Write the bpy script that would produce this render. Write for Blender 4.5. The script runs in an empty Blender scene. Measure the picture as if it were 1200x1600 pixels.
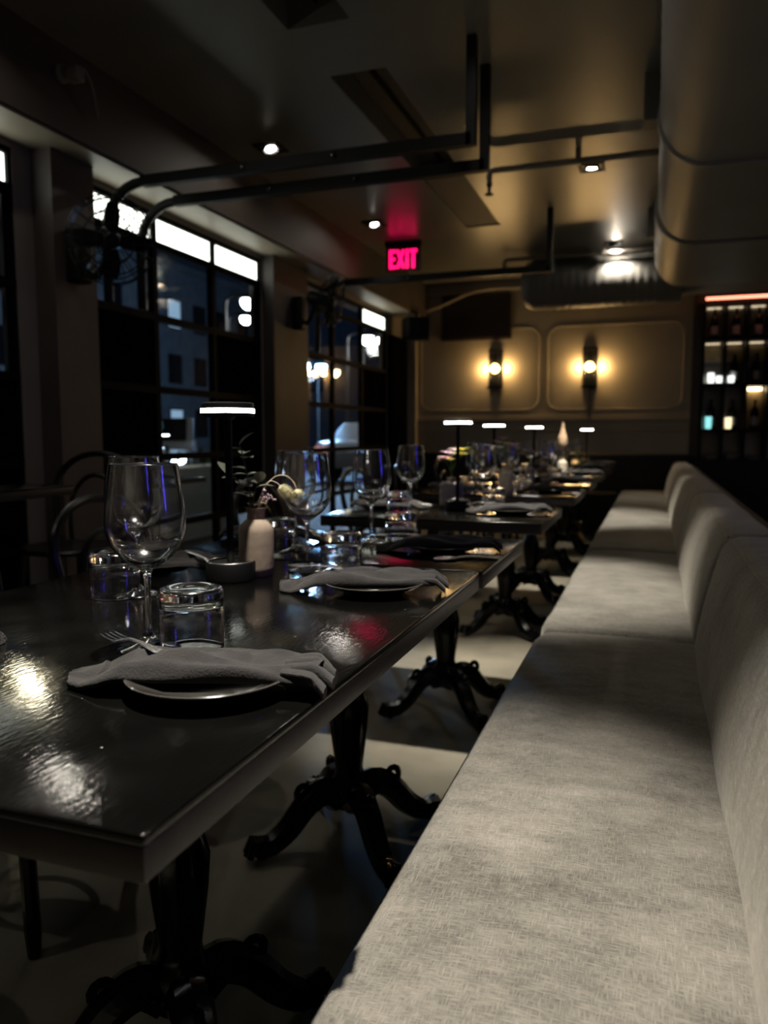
import bpy, bmesh, math, random
from mathutils import Vector, Matrix
random.seed(7)
PI = math.pi
scene = bpy.context.scene
COL = scene.collection

# ------------------------------------------------------------------ camera
F_PX = 1202.0
PITCH, YAW = math.radians(5.701), math.radians(19.257)
cam_d = bpy.data.cameras.new('camera')
cam = bpy.data.objects.new('camera', cam_d); COL.objects.link(cam)
cam_d.sensor_fit = 'VERTICAL'; cam_d.sensor_height = 36.0
cam_d.lens = 36.0 * F_PX / 1600.0
cam.location = (0, 0, 1.065)
cam.rotation_euler = (PI / 2 - PITCH, 0, YAW)
cam_d.clip_start = 0.02; cam_d.clip_end = 200
cam_d.dof.use_dof = True; cam_d.dof.focus_distance = 1.10; cam_d.dof.aperture_fstop = 4.2
scene.camera = cam

# ------------------------------------------------------------------ world, exposure
w = bpy.data.worlds.new('night'); scene.world = w; w.use_nodes = True
bg = w.node_tree.nodes['Background']
bg.inputs[0].default_value = (0.10, 0.22, 0.45, 1); bg.inputs[1].default_value = 0.02
scene.view_settings.view_transform = 'Standard'
scene.view_settings.look = 'None'
scene.view_settings.exposure = 0.3
scene.view_settings.gamma = 1.0
scene.view_settings.use_curve_mapping = False
scene.cycles.caustics_reflective = False
scene.cycles.caustics_refractive = True
scene.cycles.sample_clamp_indirect = 120.0
scene.cycles.blur_glossy = 0.0

CEIL = 2.85
TH = 0.765          # table height
# ceiling spots: x, y, aim point, watts, cone degrees
SPOTS = [
    (-0.64, 1.14, (-0.50, 0.76, 0.48), 450, 50),
    (-0.66, 3.19, (-0.50, 3.06, 0.48), 500, 43),
    (-0.45, 5.497, (-0.50, 5.70, 0.48), 420, 44),
    (-0.41, 7.697, (-0.30, 7.95, 2.20), 60, 100),
    (-2.313, 4.482, (-1.75, 4.2, 0.4), 25, 50),
    (-2.295, 6.322, (-1.75, 6.0, 0.4), 25, 50),
    (-2.30, 2.45, (-1.35, 2.0, 0.0), 14, 34),
    (-2.30, 0.60, (-1.6, 1.3, 0.0), 4, 40),
    (-0.90, -1.70, (-0.90, -2.00, 0.0), 150, 60),  # unseen spot, added so floor bounce brightens the near ceiling
    (1.95, 0.20, (1.95, 0.20, 0.0), 200, 70),  # unseen aisle spot, added for bounce onto ceiling and duct
    (1.95, 2.60, (1.95, 2.60, 0.0), 160, 70),  # second unseen aisle spot, added for the same bounce
]

# ------------------------------------------------------------------ helpers
def tag(o, label=None, cat=None, group=None, kind=None):
    if label: o['label'] = label
    if cat: o['category'] = cat
    if group: o['group'] = group
    if kind: o['kind'] = kind
    return o

def thing(name, label, cat, loc=(0, 0, 0), rz=0, group=None):
    o = bpy.data.objects.new(name, None); COL.objects.link(o)
    o.location = loc; o.rotation_euler = (0, 0, rz); o.empty_display_size = 0.05
    return tag(o, label, cat, group)

class MB:
    def __init__(s): s.v = []; s.f = []
    def add(s, vs, fs):
        b = len(s.v); s.v += [tuple(p) for p in vs]; s.f += [tuple(i + b for i in f) for f in fs]; return s
    def box(s, x0, x1, y0, y1, z0, z1, M=None):
        vs = [Vector((x, y, z)) for z in (z0, z1) for y in (y0, y1) for x in (x0, x1)]
        if M is not None: vs = [M @ p for p in vs]
        return s.add(vs, [(0, 2, 3, 1), (4, 5, 7, 6), (0, 1, 5, 4), (2, 6, 7, 3), (0, 4, 6, 2), (1, 3, 7, 5)])
    def bar(s, a, b, wd, ht=None, up=(0, 0, 1)):
        a = Vector(a); b = Vector(b); ht = ht or wd; d = (b - a).normalized(); u = Vector(up)
        if abs(d.dot(u)) > .95: u = Vector((0, 1, 0))
        r = d.cross(u).normalized(); u = r.cross(d)
        vs = [p + r * sx * wd / 2 + u * sz * ht / 2 for p in (a, b) for sz in (-1, 1) for sx in (-1, 1)]
        return s.add(vs, [(0, 1, 3, 2), (4, 6, 7, 5), (0, 4, 5, 1), (2, 3, 7, 6), (0, 2, 6, 4), (1, 5, 7, 3)])
    def lathe(s, prof, n=24, c=(0, 0, 0), M=None, flute=None):
        vs = []; fs = []
        for i, (r, z) in enumerate(prof):
            for k in range(n):
                a = 2 * PI * k / n; rr = max(r, 1e-5)
                if flute: rr *= flute(a, z)
                p = Vector((c[0] + rr * math.cos(a), c[1] + rr * math.sin(a), c[2] + z))
                vs.append(M @ p if M is not None else p)
        for i in range(len(prof) - 1):
            for k in range(n):
                a = i * n + k; b = i * n + (k + 1) % n
                fs.append((a, b, b + n, a + n))
        fs.append(tuple(reversed(range(n))))
        fs.append(tuple((len(prof) - 1) * n + k for k in range(n)))
        return s.add(vs, fs)
    def tube(s, pts, r, n=8, closed=False):
        pts = [Vector(p) for p in pts]; m = len(pts)
        rs = r if isinstance(r, (list, tuple)) else [r] * m
        T = []
        for i in range(m):
            if closed: t = pts[(i + 1) % m] - pts[i - 1]
            else: t = pts[min(i + 1, m - 1)] - pts[max(i - 1, 0)]
            T.append(t.normalized())
        u = Vector((0, 0, 1)) if abs(T[0].z) < .9 else Vector((1, 0, 0))
        u = (u - T[0] * u.dot(T[0])).normalized()
        vs = []; fs = []
        for i in range(m):
            u = (u - T[i] * u.dot(T[i]))
            u = u.normalized() if u.length > 1e-6 else T[i].orthogonal().normalized()
            v = T[i].cross(u)
            for k in range(n):
                a = 2 * PI * k / n
                vs.append(pts[i] + (u * math.cos(a) + v * math.sin(a)) * rs[i])
        for i in range(m if closed else m - 1):
            j = (i + 1) % m
            for k in range(n):
                fs.append((i * n + k, i * n + (k + 1) % n, j * n + (k + 1) % n, j * n + k))
        if not closed:
            fs.append(tuple(reversed(range(n)))); fs.append(tuple((m - 1) * n + k for k in range(n)))
        return s.add(vs, fs)
    def rbox(s, x0, x1, y0, y1, z0, z1, r, n=4, sub=(1, 1, 1), fn=None):
        lo = (x0, y0, z0); hi = (x1, y1, z1)
        ax = []
        for d in range(3):
            a, b = lo[d], hi[d]
            L = [a + r * i / n for i in range(n)]
            L += [a + r + (b - a - 2 * r) * i / sub[d] for i in range(sub[d] + 1)]
            L += [b - r + r * i / n for i in range(1, n + 1)]
            ax.append(L)
        idx = {}; vs = []; fs = []
        def vid(p):
            k = tuple(round(c, 6) for c in p)
            if k not in idx:
                q = [min(max(p[d], lo[d] + r), hi[d] - r) for d in range(3)]
                dv = Vector(p) - Vector(q)
                P = Vector(q) + dv.normalized() * r if dv.length > 1e-9 else Vector(p)
                if fn: P = Vector(fn(P))
                idx[k] = len(vs); vs.append(P)
            return idx[k]
        for d in range(3):
            e, g = (d + 1) % 3, (d + 2) % 3
            for side in (0, 1):
                c = hi[d] if side else lo[d]
                for i in range(len(ax[e]) - 1):
                    for j in range(len(ax[g]) - 1):
                        quad = []
                        for (ii, jj) in ((i, j), (i + 1, j), (i + 1, j + 1), (i, j + 1)):
                            p = [0, 0, 0]; p[d] = c; p[e] = ax[e][ii]; p[g] = ax[g][jj]
                            quad.append(vid(p))
                        fs.append(tuple(quad) if side else tuple(reversed(quad)))
        return s.add(vs, fs)
    def sphere(s, c, r, n=12, m=8, sc=(1, 1, 1)):
        prof = [(r * math.sin(PI * i / m), -r * math.cos(PI * i / m)) for i in range(m + 1)]
        M = Matrix.Translation(c) @ Matrix.Diagonal((*sc, 1))
        return s.lathe(prof, n, M=M)
    def grid(s, P, closed_u=False, closed_v=False):
        nu, nv = len(P), len(P[0]); vs = [p for row in P for p in row]; fs = []
        for i in range(nu if closed_u else nu - 1):
            for j in range(nv if closed_v else nv - 1):
                a, b = (i + 1) % nu, (j + 1) % nv
                fs.append((i * nv + j, a * nv + j, a * nv + b, i * nv + b))
        return s.add(vs, fs)
    def poly(s, pts2, z0, z1, M=None):      # prism from a 2D outline
        n = len(pts2)
        vs = [Vector((x, y, z)) for z in (z0, z1) for (x, y) in pts2]
        if M is not None: vs = [M @ p for p in vs]
        fs = [tuple(reversed(range(n))), tuple(range(n, 2 * n))] + [(i, (i + 1) % n, n + (i + 1) % n, n + i) for i in range(n)]
        return s.add(vs, fs)
    def build(s, name, mat, parent=None, smooth=True, bevel=0, ang=42):
        me = bpy.data.meshes.new(name); me.from_pydata(s.v, [], s.f)
        bm = bmesh.new(); bm.from_mesh(me); bmesh.ops.recalc_face_normals(bm, faces=bm.faces)
        if bevel:
            bmesh.ops.bevel(bm, geom=list(bm.edges), offset=bevel, segments=2, affect='EDGES', profile=.6, clamp_overlap=True)
        bm.to_mesh(me); bm.free()
        if smooth:
            me.shade_smooth()
            try: me.set_sharp_from_angle(angle=math.radians(ang))
            except Exception: pass
        me.materials.append(mat)
        o = bpy.data.objects.new(name, me); COL.objects.link(o)
        if parent: o.parent = parent
        return o

def struct(name, mb, mat, parent=None, smooth=False, label=None, bevel=0):
    o = mb.build(name, mat, parent, smooth, bevel)
    if parent is None: o['kind'] = 'structure'
    if label: o['label'] = label
    return o

def dup(root, loc=None, rz=None, label=None, group=None):
    def cp(o, par):
        c = o.copy(); COL.objects.link(c); c.parent = par
        for ch in list(o.children): cp(ch, c)
        return c
    r = cp(root, None)
    if loc is not None: r.location = loc
    if rz is not None: r.rotation_euler = (0, 0, rz)
    if label: r['label'] = label
    if group: r['group'] = group
    return r

def bez(p0, p1, p2, p3, n=12):
    p0, p1, p2, p3 = map(Vector, (p0, p1, p2, p3)); out = []
    for i in range(n + 1):
        t = i / n; u = 1 - t
        out.append(p0 * u**3 + p1 * 3 * u * u * t + p2 * 3 * u * t * t + p3 * t**3)
    return out

def smoothpath(pts, k=4):
    pts = [Vector(p) for p in pts]; out = []
    for i in range(len(pts) - 1):
        a = pts[max(i - 1, 0)]; b = pts[i]; c = pts[i + 1]; d = pts[min(i + 2, len(pts) - 1)]
        for j in range(k):
            t = j / k
            out.append(.5 * ((2 * b) + (c - a) * t + (2 * a - 5 * b + 4 * c - d) * t * t + (3 * b - a - 3 * c + d) * t**3))
    out.append(pts[-1]); return out

# ------------------------------------------------------------------ materials
def mat(name, col, rough=.5, metal=0., var=0.15, scale=8., bump=0., bscale=60., emit=None, es=0., trans=0., ior=1.45, spec=.5, sheen=0., stretch=(1, 1, 1), coat=0., coatr=.03):
    m = bpy.data.materials.new(name); m.use_nodes = True; nt = m.node_tree; N = nt.nodes; L = nt.links
    b = N['Principled BSDF']
    b.inputs['Roughness'].default_value = rough; b.inputs['Metallic'].default_value = metal
    b.inputs['IOR'].default_value = ior; b.inputs['Specular IOR Level'].default_value = spec
    b.inputs['Transmission Weight'].default_value = trans
    b.inputs['Sheen Weight'].default_value = sheen
    b.inputs['Coat Weight'].default_value = coat; b.inputs['Coat Roughness'].default_value = coatr
    tc = N.new('ShaderNodeTexCoord'); mp = N.new('ShaderNodeMapping'); mp.inputs['Scale'].default_value = stretch
    L.new(tc.outputs['Object'], mp.inputs['Vector'])
    nz = N.new('ShaderNodeTexNoise'); nz.inputs['Scale'].default_value = scale; nz.inputs['Detail'].default_value = 6
    L.new(mp.outputs['Vector'], nz.inputs['Vector'])
    rp = N.new('ShaderNodeValToRGB')
    rp.color_ramp.elements[0].position = .3; rp.color_ramp.elements[1].position = .7
    rp.color_ramp.elements[0].color = (*[c * (1 - var) for c in col], 1)
    rp.color_ramp.elements[1].color = (*[min(1, c * (1 + var)) for c in col], 1)
    L.new(nz.outputs['Fac'], rp.inputs['Fac'])
    L.new(rp.outputs['Color'], b.inputs['Base Color'])
    if bump:
        n2 = N.new('ShaderNodeTexNoise'); n2.inputs['Scale'].default_value = bscale; n2.inputs['Detail'].default_value = 5
        L.new(mp.outputs['Vector'], n2.inputs['Vector'])
        bp = N.new('ShaderNodeBump'); bp.inputs['Strength'].default_value = bump; bp.inputs['Distance'].default_value = .004
        L.new(n2.outputs['Fac'], bp.inputs['Height']); L.new(bp.outputs['Normal'], b.inputs['Normal'])
    if emit:
        b.inputs['Emission Color'].default_value = (*emit, 1); b.inputs['Emission Strength'].default_value = es
    return m

def linen():
    m = bpy.data.materials.new('bench_linen'); m.use_nodes = True; nt = m.node_tree; N = nt.nodes; L = nt.links
    b = N['Principled BSDF']; b.inputs['Roughness'].default_value = .85
    b.inputs['Sheen Weight'].default_value = .35; b.inputs['Sheen Roughness'].default_value = .4
    b.inputs['Sheen Tint'].default_value = (.9, .85, .75, 1)
    b.inputs['Specular IOR Level'].default_value = .25
    tc = N.new('ShaderNodeTexCoord')
    def noise(sc, st, det=4):
        mp = N.new('ShaderNodeMapping'); mp.inputs['Scale'].default_value = st; L.new(tc.outputs['Object'], mp.inputs['Vector'])
        n = N.new('ShaderNodeTexNoise'); n.inputs['Scale'].default_value = sc; n.inputs['Detail'].default_value = det
        L.new(mp.outputs['Vector'], n.inputs['Vector']); return n.outputs['Fac']
    a = noise(60, (1, 9, 9), 3); c = noise(60, (9, 1, 1.2), 3); d = noise(5, (1, 1, 1), 6); e = noise(14, (1, 2.2, 1), 5)
    def math_(op, x, y):
        k = N.new('ShaderNodeMath'); k.operation = op
        for i, q in enumerate((x, y)):
            if isinstance(q, (int, float)): k.inputs[i].default_value = q
            else: L.new(q, k.inputs[i])
        return k.outputs[0]
    wv = math_('MAXIMUM', a, c)
    tot = math_('ADD', math_('MULTIPLY', wv, .75), math_('ADD', math_('MULTIPLY', d, .38), math_('MULTIPLY', e, .3)))
    rp = N.new('ShaderNodeValToRGB'); rp.color_ramp.elements[0].position = .56; rp.color_ramp.elements[1].position = .96
    rp.color_ramp.elements[0].color = (.054, .049, .042, 1); rp.color_ramp.elements[1].color = (.245, .228, .198, 1)
    L.new(tot, rp.inputs['Fac']); L.new(rp.outputs['Color'], b.inputs['Base Color'])
    bp = N.new('ShaderNodeBump'); bp.inputs['Strength'].default_value = .5; bp.inputs['Distance'].default_value = .0025
    L.new(tot, bp.inputs['Height']); L.new(bp.outputs['Normal'], b.inputs['Normal'])
    return m

def tabletop():
    m = mat('black_lacquered_wood', (.0022, .0022, .0020), .16, var=.35, scale=7, spec=.55)
    nt = m.node_tree; N = nt.nodes; L = nt.links; b = N['Principled BSDF']
    tc = N.new('ShaderNodeTexCoord'); mp = N.new('ShaderNodeMapping'); mp.inputs['Scale'].default_value = (3, 1, 1)
    L.new(tc.outputs['Object'], mp.inputs['Vector'])
    n1 = N.new('ShaderNodeTexNoise'); n1.inputs['Scale'].default_value = 55; n1.inputs['Detail'].default_value = 6
    n2 = N.new('ShaderNodeTexNoise'); n2.inputs['Scale'].default_value = 9; n2.inputs['Detail'].default_value = 4
    L.new(mp.outputs['Vector'], n1.inputs['Vector']); L.new(tc.outputs['Object'], n2.inputs['Vector'])
    bp = N.new('ShaderNodeBump'); bp.inputs['Strength'].default_value = .22; bp.inputs['Distance'].default_value = .0016
    L.new(n1.outputs['Fac'], bp.inputs['Height']); L.new(bp.outputs['Normal'], b.inputs['Normal'])
    rr = N.new('ShaderNodeMapRange'); rr.inputs['From Min'].default_value = .3; rr.inputs['From Max'].default_value = .7
    rr.inputs['To Min'].default_value = .05; rr.inputs['To Max'].default_value = .15
    L.new(n2.outputs['Fac'], rr.inputs['Value']); L.new(rr.outputs[0], b.inputs['Roughness'])
    # worn pale specks in the lacquer
    vo = N.new('ShaderNodeTexVoronoi'); vo.inputs['Scale'].default_value = 26
    L.new(tc.outputs['Object'], vo.inputs['Vector'])
    cr = N.new('ShaderNodeMath'); cr.operation = 'LESS_THAN'; cr.inputs[1].default_value = .035
    L.new(vo.outputs['Distance'], cr.inputs[0])
    mx = N.new('ShaderNodeMixRGB'); mx.inputs[2].default_value = (.28, .26, .22, 1)
    old = b.inputs['Base Color'].links[0].from_socket
    L.new(cr.outputs[0], mx.inputs[0]); L.new(old, mx.inputs[1]); L.new(mx.outputs[0], b.inputs['Base Color'])
    return m

def pane_mat(name, tint=(.9, .95, 1), rough=.02):
    m = bpy.data.materials.new(name); m.use_nodes = True; nt = m.node_tree; N = nt.nodes; L = nt.links
    N.remove(N['Principled BSDF']); out = N['Material Output']
    t = N.new('ShaderNodeBsdfTransparent'); t.inputs[0].default_value = (*tint, 1)
    g = N.new('ShaderNodeBsdfGlossy'); g.inputs['Roughness'].default_value = rough
    nz = N.new('ShaderNodeTexNoise'); nz.inputs['Scale'].default_value = 3
    lw = N.new('ShaderNodeLayerWeight'); pw = N.new('ShaderNodeMath'); pw.operation = 'POWER'; pw.inputs[1].default_value = 4.0
    lw.inputs['Blend'].default_value = .5; L.new(lw.outputs['Facing'], pw.inputs[0])
    fr = N.new('ShaderNodeMath'); fr.operation = 'MULTIPLY_ADD'; fr.inputs[1].default_value = .55; fr.inputs[2].default_value = .035
    L.new(pw.outputs[0], fr.inputs[0])
    mx = N.new('ShaderNodeMixShader'); L.new(fr.outputs[0], mx.inputs[0]); L.new(t.outputs[0], mx.inputs[1]); L.new(g.outputs[0], mx.inputs[2])
    L.new(mx.outputs[0], out.inputs[0]); return m

def emis(name, col, s, base=(.8, .8, .8)):
    return mat(name, base, .5, var=.02, emit=col, es=s)

M = dict(
    ceiling=mat('ceiling_paint', (.155, .150, .132), .32, var=.10, scale=1.5, bump=.10, bscale=6, spec=.6),
    duct=mat('duct_paint', (.155, .145, .128), .5, var=.10, scale=2),
    wall_warm=mat('taupe_wall_paint', (.33, .285, .215), .65, var=.08, scale=3, bump=.05),
    wall_dark=mat('brown_wall_paint', (.055, .045, .04), .6, var=.12, scale=3, bump=.05),
    wall_mid=mat('grey_wall_paint', (.20, .175, .15), .6, var=.1, scale=3),
    soffit_wash=mat('soffit_wash_lightened', (.30, .26, .20), .5, var=.06, scale=3),  # kept lighter than the beam to carry the glow from the panes
    beam=mat('beam_paint', (.055, .043, .036), .6, var=.1, scale=3),
    pillar=mat('pillar_paint', (.085, .068, .062), .55, var=.12, scale=3),
    floor=mat('polished_concrete', (.19, .172, .132), .6, var=.28, scale=3.2, bump=.08, bscale=30, spec=.15),
    black=mat('black_metal', (.004, .004, .004), .5, var=.2, spec=.25),
    blackgl=mat('black_iron_paint', (.004, .004, .004), .2, var=.2, bump=.15, bscale=40, spec=.6),
    blackwood=mat('black_bentwood', (.005, .0045, .0045), .30, var=.25, scale=12, stretch=(1, 1, 6)),
    edge=mat('dark_brown_table_edge', (.024, .019, .018), .42, var=.25, scale=14, bump=.1, bscale=80),
    table=tabletop(), linen=linen(),
    plinth=mat('black_plinth', (.006, .006, .006), .6),
    glass=mat('clear_glass', (1, 1, 1), .0, var=0, trans=1, ior=1.5, coat=1.0, coatr=.16),
    plate=mat('glazed_stoneware', (.045, .042, .038), .12, var=.2, scale=20, spec=.8, coat=.6),
    napkin=mat('charcoal_linen', (.013, .0112, .0112), .9, var=.30, scale=60, bump=.35, bscale=350, sheen=.12),
    steel=mat('polished_steel', (.78, .75, .74), .27, metal=1, var=.05),
    vase=mat('unglazed_clay', (.40, .31, .24), .75, var=.22, scale=22, bump=.15, bscale=60),
    vasew=mat('pale_clay', (.38, .33, .31), .7, var=.12, scale=25),
    vasec=mat('cream_clay', (.60, .52, .40), .7, var=.12, scale=25),
    leaf=mat('eucalyptus_leaf', (.26, .29, .21), .3, var=.3, scale=30),
    stem=mat('plant_stem', (.16, .12, .07), .6),
    dry=mat('dried_cream_petal', (.93, .80, .54), .8, var=.25, scale=80, bump=.4, bscale=200),
    drystem=mat('dried_pale_stem', (.72, .56, .44), .6),
    pink=mat('pink_petal', (.82, .60, .70), .6, var=.25, scale=40),
    white=mat('white_petal', (.92, .88, .86), .6, var=.1, scale=40),
    yellow=mat('yellow_petal', (.70, .62, .12), .6, var=.2, scale=40),
    green=mat('green_stem', (.12, .2, .06), .5),
    pampas=mat('tan_plume', (.58, .40, .25), .9, var=.3, scale=60, bump=.3),
    lampglow=emis('lamp_diffuser', (1, .97, .90), 15),
    bulb=emis('amber_bulb', (1, .55, .14), 14),
    spotglow=emis('spot_bulb', (1, .93, .80), 160),
    exit=emis('exit_red', (1, .003, .10), 2.6, (.3, 0, .05)),
    exitpanel=mat('exit_acrylic', (.10, .03, .04), .3, var=.1),
    frost=emis('lit_frosted_pane', (.95, 1, .88), 2.6),
    pane=pane_mat('window_glass'),
    darkpane=mat('blacked_out_pane', (.003, .003, .004), .9, spec=.0),
    frame=mat('black_window_frame', (.004, .004, .005), .7, spec=.1),
    vent=mat('dark_brown_grille', (.035, .022, .016), .7, var=.2),
    bottle=mat('dark_bottle_glass', (.010, .012, .009), .08, var=.2),
    label=mat('bottle_paper_label', (.50, .47, .45), .7, var=.12),
    mirror=mat('smoked_mirror', (.35, .32, .28), .22, metal=.7, var=.05),
    gold=mat('amber_back_panel', (.42, .30, .15), .5, var=.3, scale=10),
    ledw=emis('led_warm', (1, .78, .45), 6),
    fill_dim=emis('shelf_fill_glow', (1, .80, .52), .9),  # dim fill added for the dark shelf rows
    led_pink=emis('led_salmon', (1, .25, .15), 3),
    led_blue=emis('led_blue', (.08, .06, 1), 7),
    glintw=emis('mirror_glint_white', (.95, 1, .95), 1.3), glintt=emis('mirror_glint_teal', (.30, .85, .85), .9), glintc=emis('mirror_glint_cream', (1, .85, .5), 1.2),  # glows standing for reflections in the shelf mirror
    asphalt=mat('asphalt', (.04, .042, .048), .7, var=.25, scale=4, bump=.2),
    facade=mat('street_facade', (.16, .18, .20), .8, var=.2, scale=2),
    carpaint=mat('grey_car_paint', (.25, .27, .30), .25, var=.05, coat=.5),
    carglass=mat('car_glass', (.01, .012, .015), .08),
    tyre=mat('tyre_rubber', (.012, .012, .012), .8),
    head=emis('headlight', (.65, .85, 1), 45),
    lampblue=emis('street_lamp_blue', (.35, .70, 1), 45),
    lampwhite=emis('street_lamp_white', (1, .97, .88), 30),
    lampyel=emis('street_lamp_amber', (1, .75, .30), 10),
    teal=emis('teal_sign_glow', (.15, .75, .85), 3),
    redglow=emis('tail_light', (1, .15, .05), 1.5),
    whitewall=mat('white_planter', (.78, .78, .70), .7, var=.06),
    hedge=mat('dark_hedge', (.03, .045, .025), .7, var=.4, scale=40),
    china=mat('white_china', (.62, .60, .57), .25, var=.05),
    litwin=emis('lit_window', (.55, .80, 1), .35),
)

# ------------------------------------------------------------------ room shell
XL, YB, XR, YF = -2.9, 9.1, 3.4, -4.0
struct('floor', MB().box(XL - .1, XR + .1, YF - .1, YB + .3, -.10, 0), M['floor'])
# ceiling with two recessed troughs cut out of it
tx0, tx1 = -1.59, -1.295
slots = [(0.6, 3.26), (3.73, 6.72)]
mb = MB()
mb.box(XL - .1, tx0, YF - .1, YB + .1, CEIL, CEIL + .12); mb.box(tx1, XR + .1, YF - .1, YB + .1, CEIL, CEIL + .12)
ys = [YF - .1] + [y for s in slots for y in s] + [YB + .1]
for a, b in zip(ys[0::2], ys[1::2]): mb.box(tx0, tx1, a, b, CEIL, CEIL + .12)
struct('ceiling', mb, M['ceiling'])
for i, (a, b) in enumerate(slots):
    tr = thing('ceiling_trough', ['recessed dark ceiling trough cut off by the top of the photo', 'long recessed dark trough in the ceiling before the exit sign'][i], 'ceiling recess', (0, 0, CEIL + .12), group='ceiling troughs')
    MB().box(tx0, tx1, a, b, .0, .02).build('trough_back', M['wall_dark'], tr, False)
    MB().box(-1.455, -1.445, a, b, -.035, 0).build('slot_rail', M['black'], tr, False)
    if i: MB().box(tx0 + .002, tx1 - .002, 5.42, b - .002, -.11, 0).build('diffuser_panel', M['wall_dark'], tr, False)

# back wall, mouldings
struct('wall_back', MB().box(XL - .1, 0.45, YB, YB + .1, 0, CEIL), M['wall_warm'])
mb = MB()
def moulding(mb, x0, x1, z0, z1, c=.14, y=YB - .002, r=.008):
    pts = []
    for (cx, cz, a0) in ((x1 - c, z1 - c, 90), (x1 - c, z0 + c, 0), (x0 + c, z0 + c, 270), (x0 + c, z1 - c, 180)):
        for k in range(0, 7):
            a = math.radians(a0 - k * 15)
            pts.append((cx + c * math.cos(a), y, cz + c * math.sin(a)))
    mb.tube(pts, r, 6, closed=True)
for k, (x0, x1) in enumerate(((-2.70, -1.28), (-1.18, .28))):
    b_ = MB(); moulding(b_, x0, x1, 1.36, 2.30); struct('trim_%d' % (k + 1), b_, M['wall_warm'], smooth=True)
struct('trim_4', MB().box(XL, .45, YB - .03, YB, 1.235, 1.275), M['wall_warm'])
struct('trim_5', MB().box(XL, .45, YB - .02, YB, 1.115, 1.14), M['wall_warm'])
struct('trim_6', MB().box(XL, .45, YB - .07, YB, 2.72, CEIL), M['wall_mid'])
struct('trim_7', MB().box(.36, .45, YB - .06, YB, 0, 2.72), M['wall_dark'])
struct('trim_8', MB().box(XL, XL + .16, YB - .1, YB, 0, 2.72), M['wall_warm'])
# bar end of the back wall, right wall, wall behind the camera
struct('wall_bar', MB().box(.45, XR + .1, YB + .25, YB + .35, 0, CEIL), M['wall_dark'])
struct('wall_right', MB().box(XR, XR + .1, YF, YB + .3, 0, CEIL), M['wall_dark'])
struct('wall_front', MB().box(XL, XR, YF - .1, YF, 0, CEIL), M['wall_mid'])
# window wall on the left: solid parts around the two roll-up glass doors
D0 = (.55, 2.98); D1 = (3.42, 5.42); D2 = (6.10, 8.40); WTOP = 2.41
mb = MB()
for a, b in ((YF, D0[0]), (D0[1], D1[0]), (D1[1], D2[0]), (D2[1], YB + .1)): mb.box(XL - .1, XL, a, b, 0, WTOP)
mb.box(XL - .1, XL, YF, YB + .1, WTOP, CEIL)
struct('wall_left', mb, M['wall_mid'])
struct('trim_9', MB().box(XL, -2.62, YF, YB, 2.455, CEIL), M['beam'])         # dropped beam over the doors
struct('trim_13', MB().box(XL, -2.64, YF, YB - .11, 2.443, 2.4549), M['soffit_wash'])   # added board under the beam, colour lightened to show the pane wash
struct('trim_10', MB().box(XL, -2.78, 3.10, 3.40, 0, 2.443), M['pillar'])        # pillar
struct('trim_11', MB().box(XL, -2.80, 5.44, 6.06, 0, 2.443), M['wall_dark'])
struct('trim_12', MB().box(XL, -2.84, 8.42, 8.98, 0, 2.20), M['darkpane'])
# raised window-side platform
struct('floor_platform', MB().box(XL + .002, -1.95, 0.6, 3.098, 0, .11), M['wall_dark'])

def glass_door(n, y0, y1, cols, lit, dark, zs=(.12, .50, .93, 1.345, 1.785, 2.222, WTOP)):
    root = bpy.data.objects.new('window_%d' % n, None); COL.objects.link(root); root['kind'] = 'structure'
    W = (y1 - y0) / cols
    for k in range(cols + 1):
        y = y0 + k * W; MB().box(XL - .05, XL - .005, y - .022, y + .022, .02, WTOP).build('mullion', M['frame'], root, False)
    for z in (.07,) + zs[1:]:
        h = .022 if z not in (zs[0], zs[-1]) else .03
        MB().box(XL - .048, XL - .003, y0, y1, z - h, z + h).build('rail', M['frame'], root, False)
    for k in range(cols):
        for r in range(len(zs) - 1):
            m = M['pane']
            if r == len(zs) - 2 and k in lit: m = M['frost']
            if (k, r) in dark: m = M['darkpane']
            MB().box(XL - .030, XL - .024, y0 + k * W + .02, y0 + (k + 1) * W - .02, zs[r] + .02, zs[r + 1] - .02).build('pane', m, root, False)
    return root
glass_door(1, D1[0], D1[1], 3, (0, 1, 2), {(0, r) for r in range(4)} | {(2, 1), (2, 2), (2, 3)})
glass_door(2, D2[0], D2[1], 3, (2,), {(2, r) for r in range(4)})
glass_door(3, D0[0], D0[1], 4, (1, 2, 3), {(k, r) for k in range(4) for r in range(3)})
# ------------------------------------------------------------------ outdoors
struct('ground_street', MB().box(-40, XL - .1, -12, 45, -.25, -.05), M['asphalt'])
def facade(name, x, y0, y1, h, label):
    t = thing(name, label, 'building', (x, (y0 + y1) / 2, -.05)); L_ = (y1 - y0) / 2
    MB().box(-4, 0, -L_, L_, 0, h).build('wall', M['facade'], t, False)
    n = int(2 * L_ / 2.2)
    for i in range(n):
        for j in range(int(h / 2.6)):
            y = -L_ + 1.1 + i * 2.2; z = 1.0 + j * 2.6
            f = MB().box(-.05, .04, y - .55, y + .55, z, z + 1.4).build('window_frame', M['frame'], t, False)
            p = MB().box(.041, .05, y - .48, y + .48, z + .07, z + 1.33).build('pane', M['litwin'] if (i * 7 + j * 3) % 6 == 0 else M['carglass'], f, False)
    MB().box(-4.1, .2, -L_ - .1, L_ + .1, h, h + .3).build('cornice', M['facade'], t, False)
facade('street_building', -20, 3, 17, 8, 'dark building across the street behind the three-pane glass door')
facade('street_building', -22, 18, 42, 9, 'bluish building far across the street behind the exit sign side')
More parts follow.
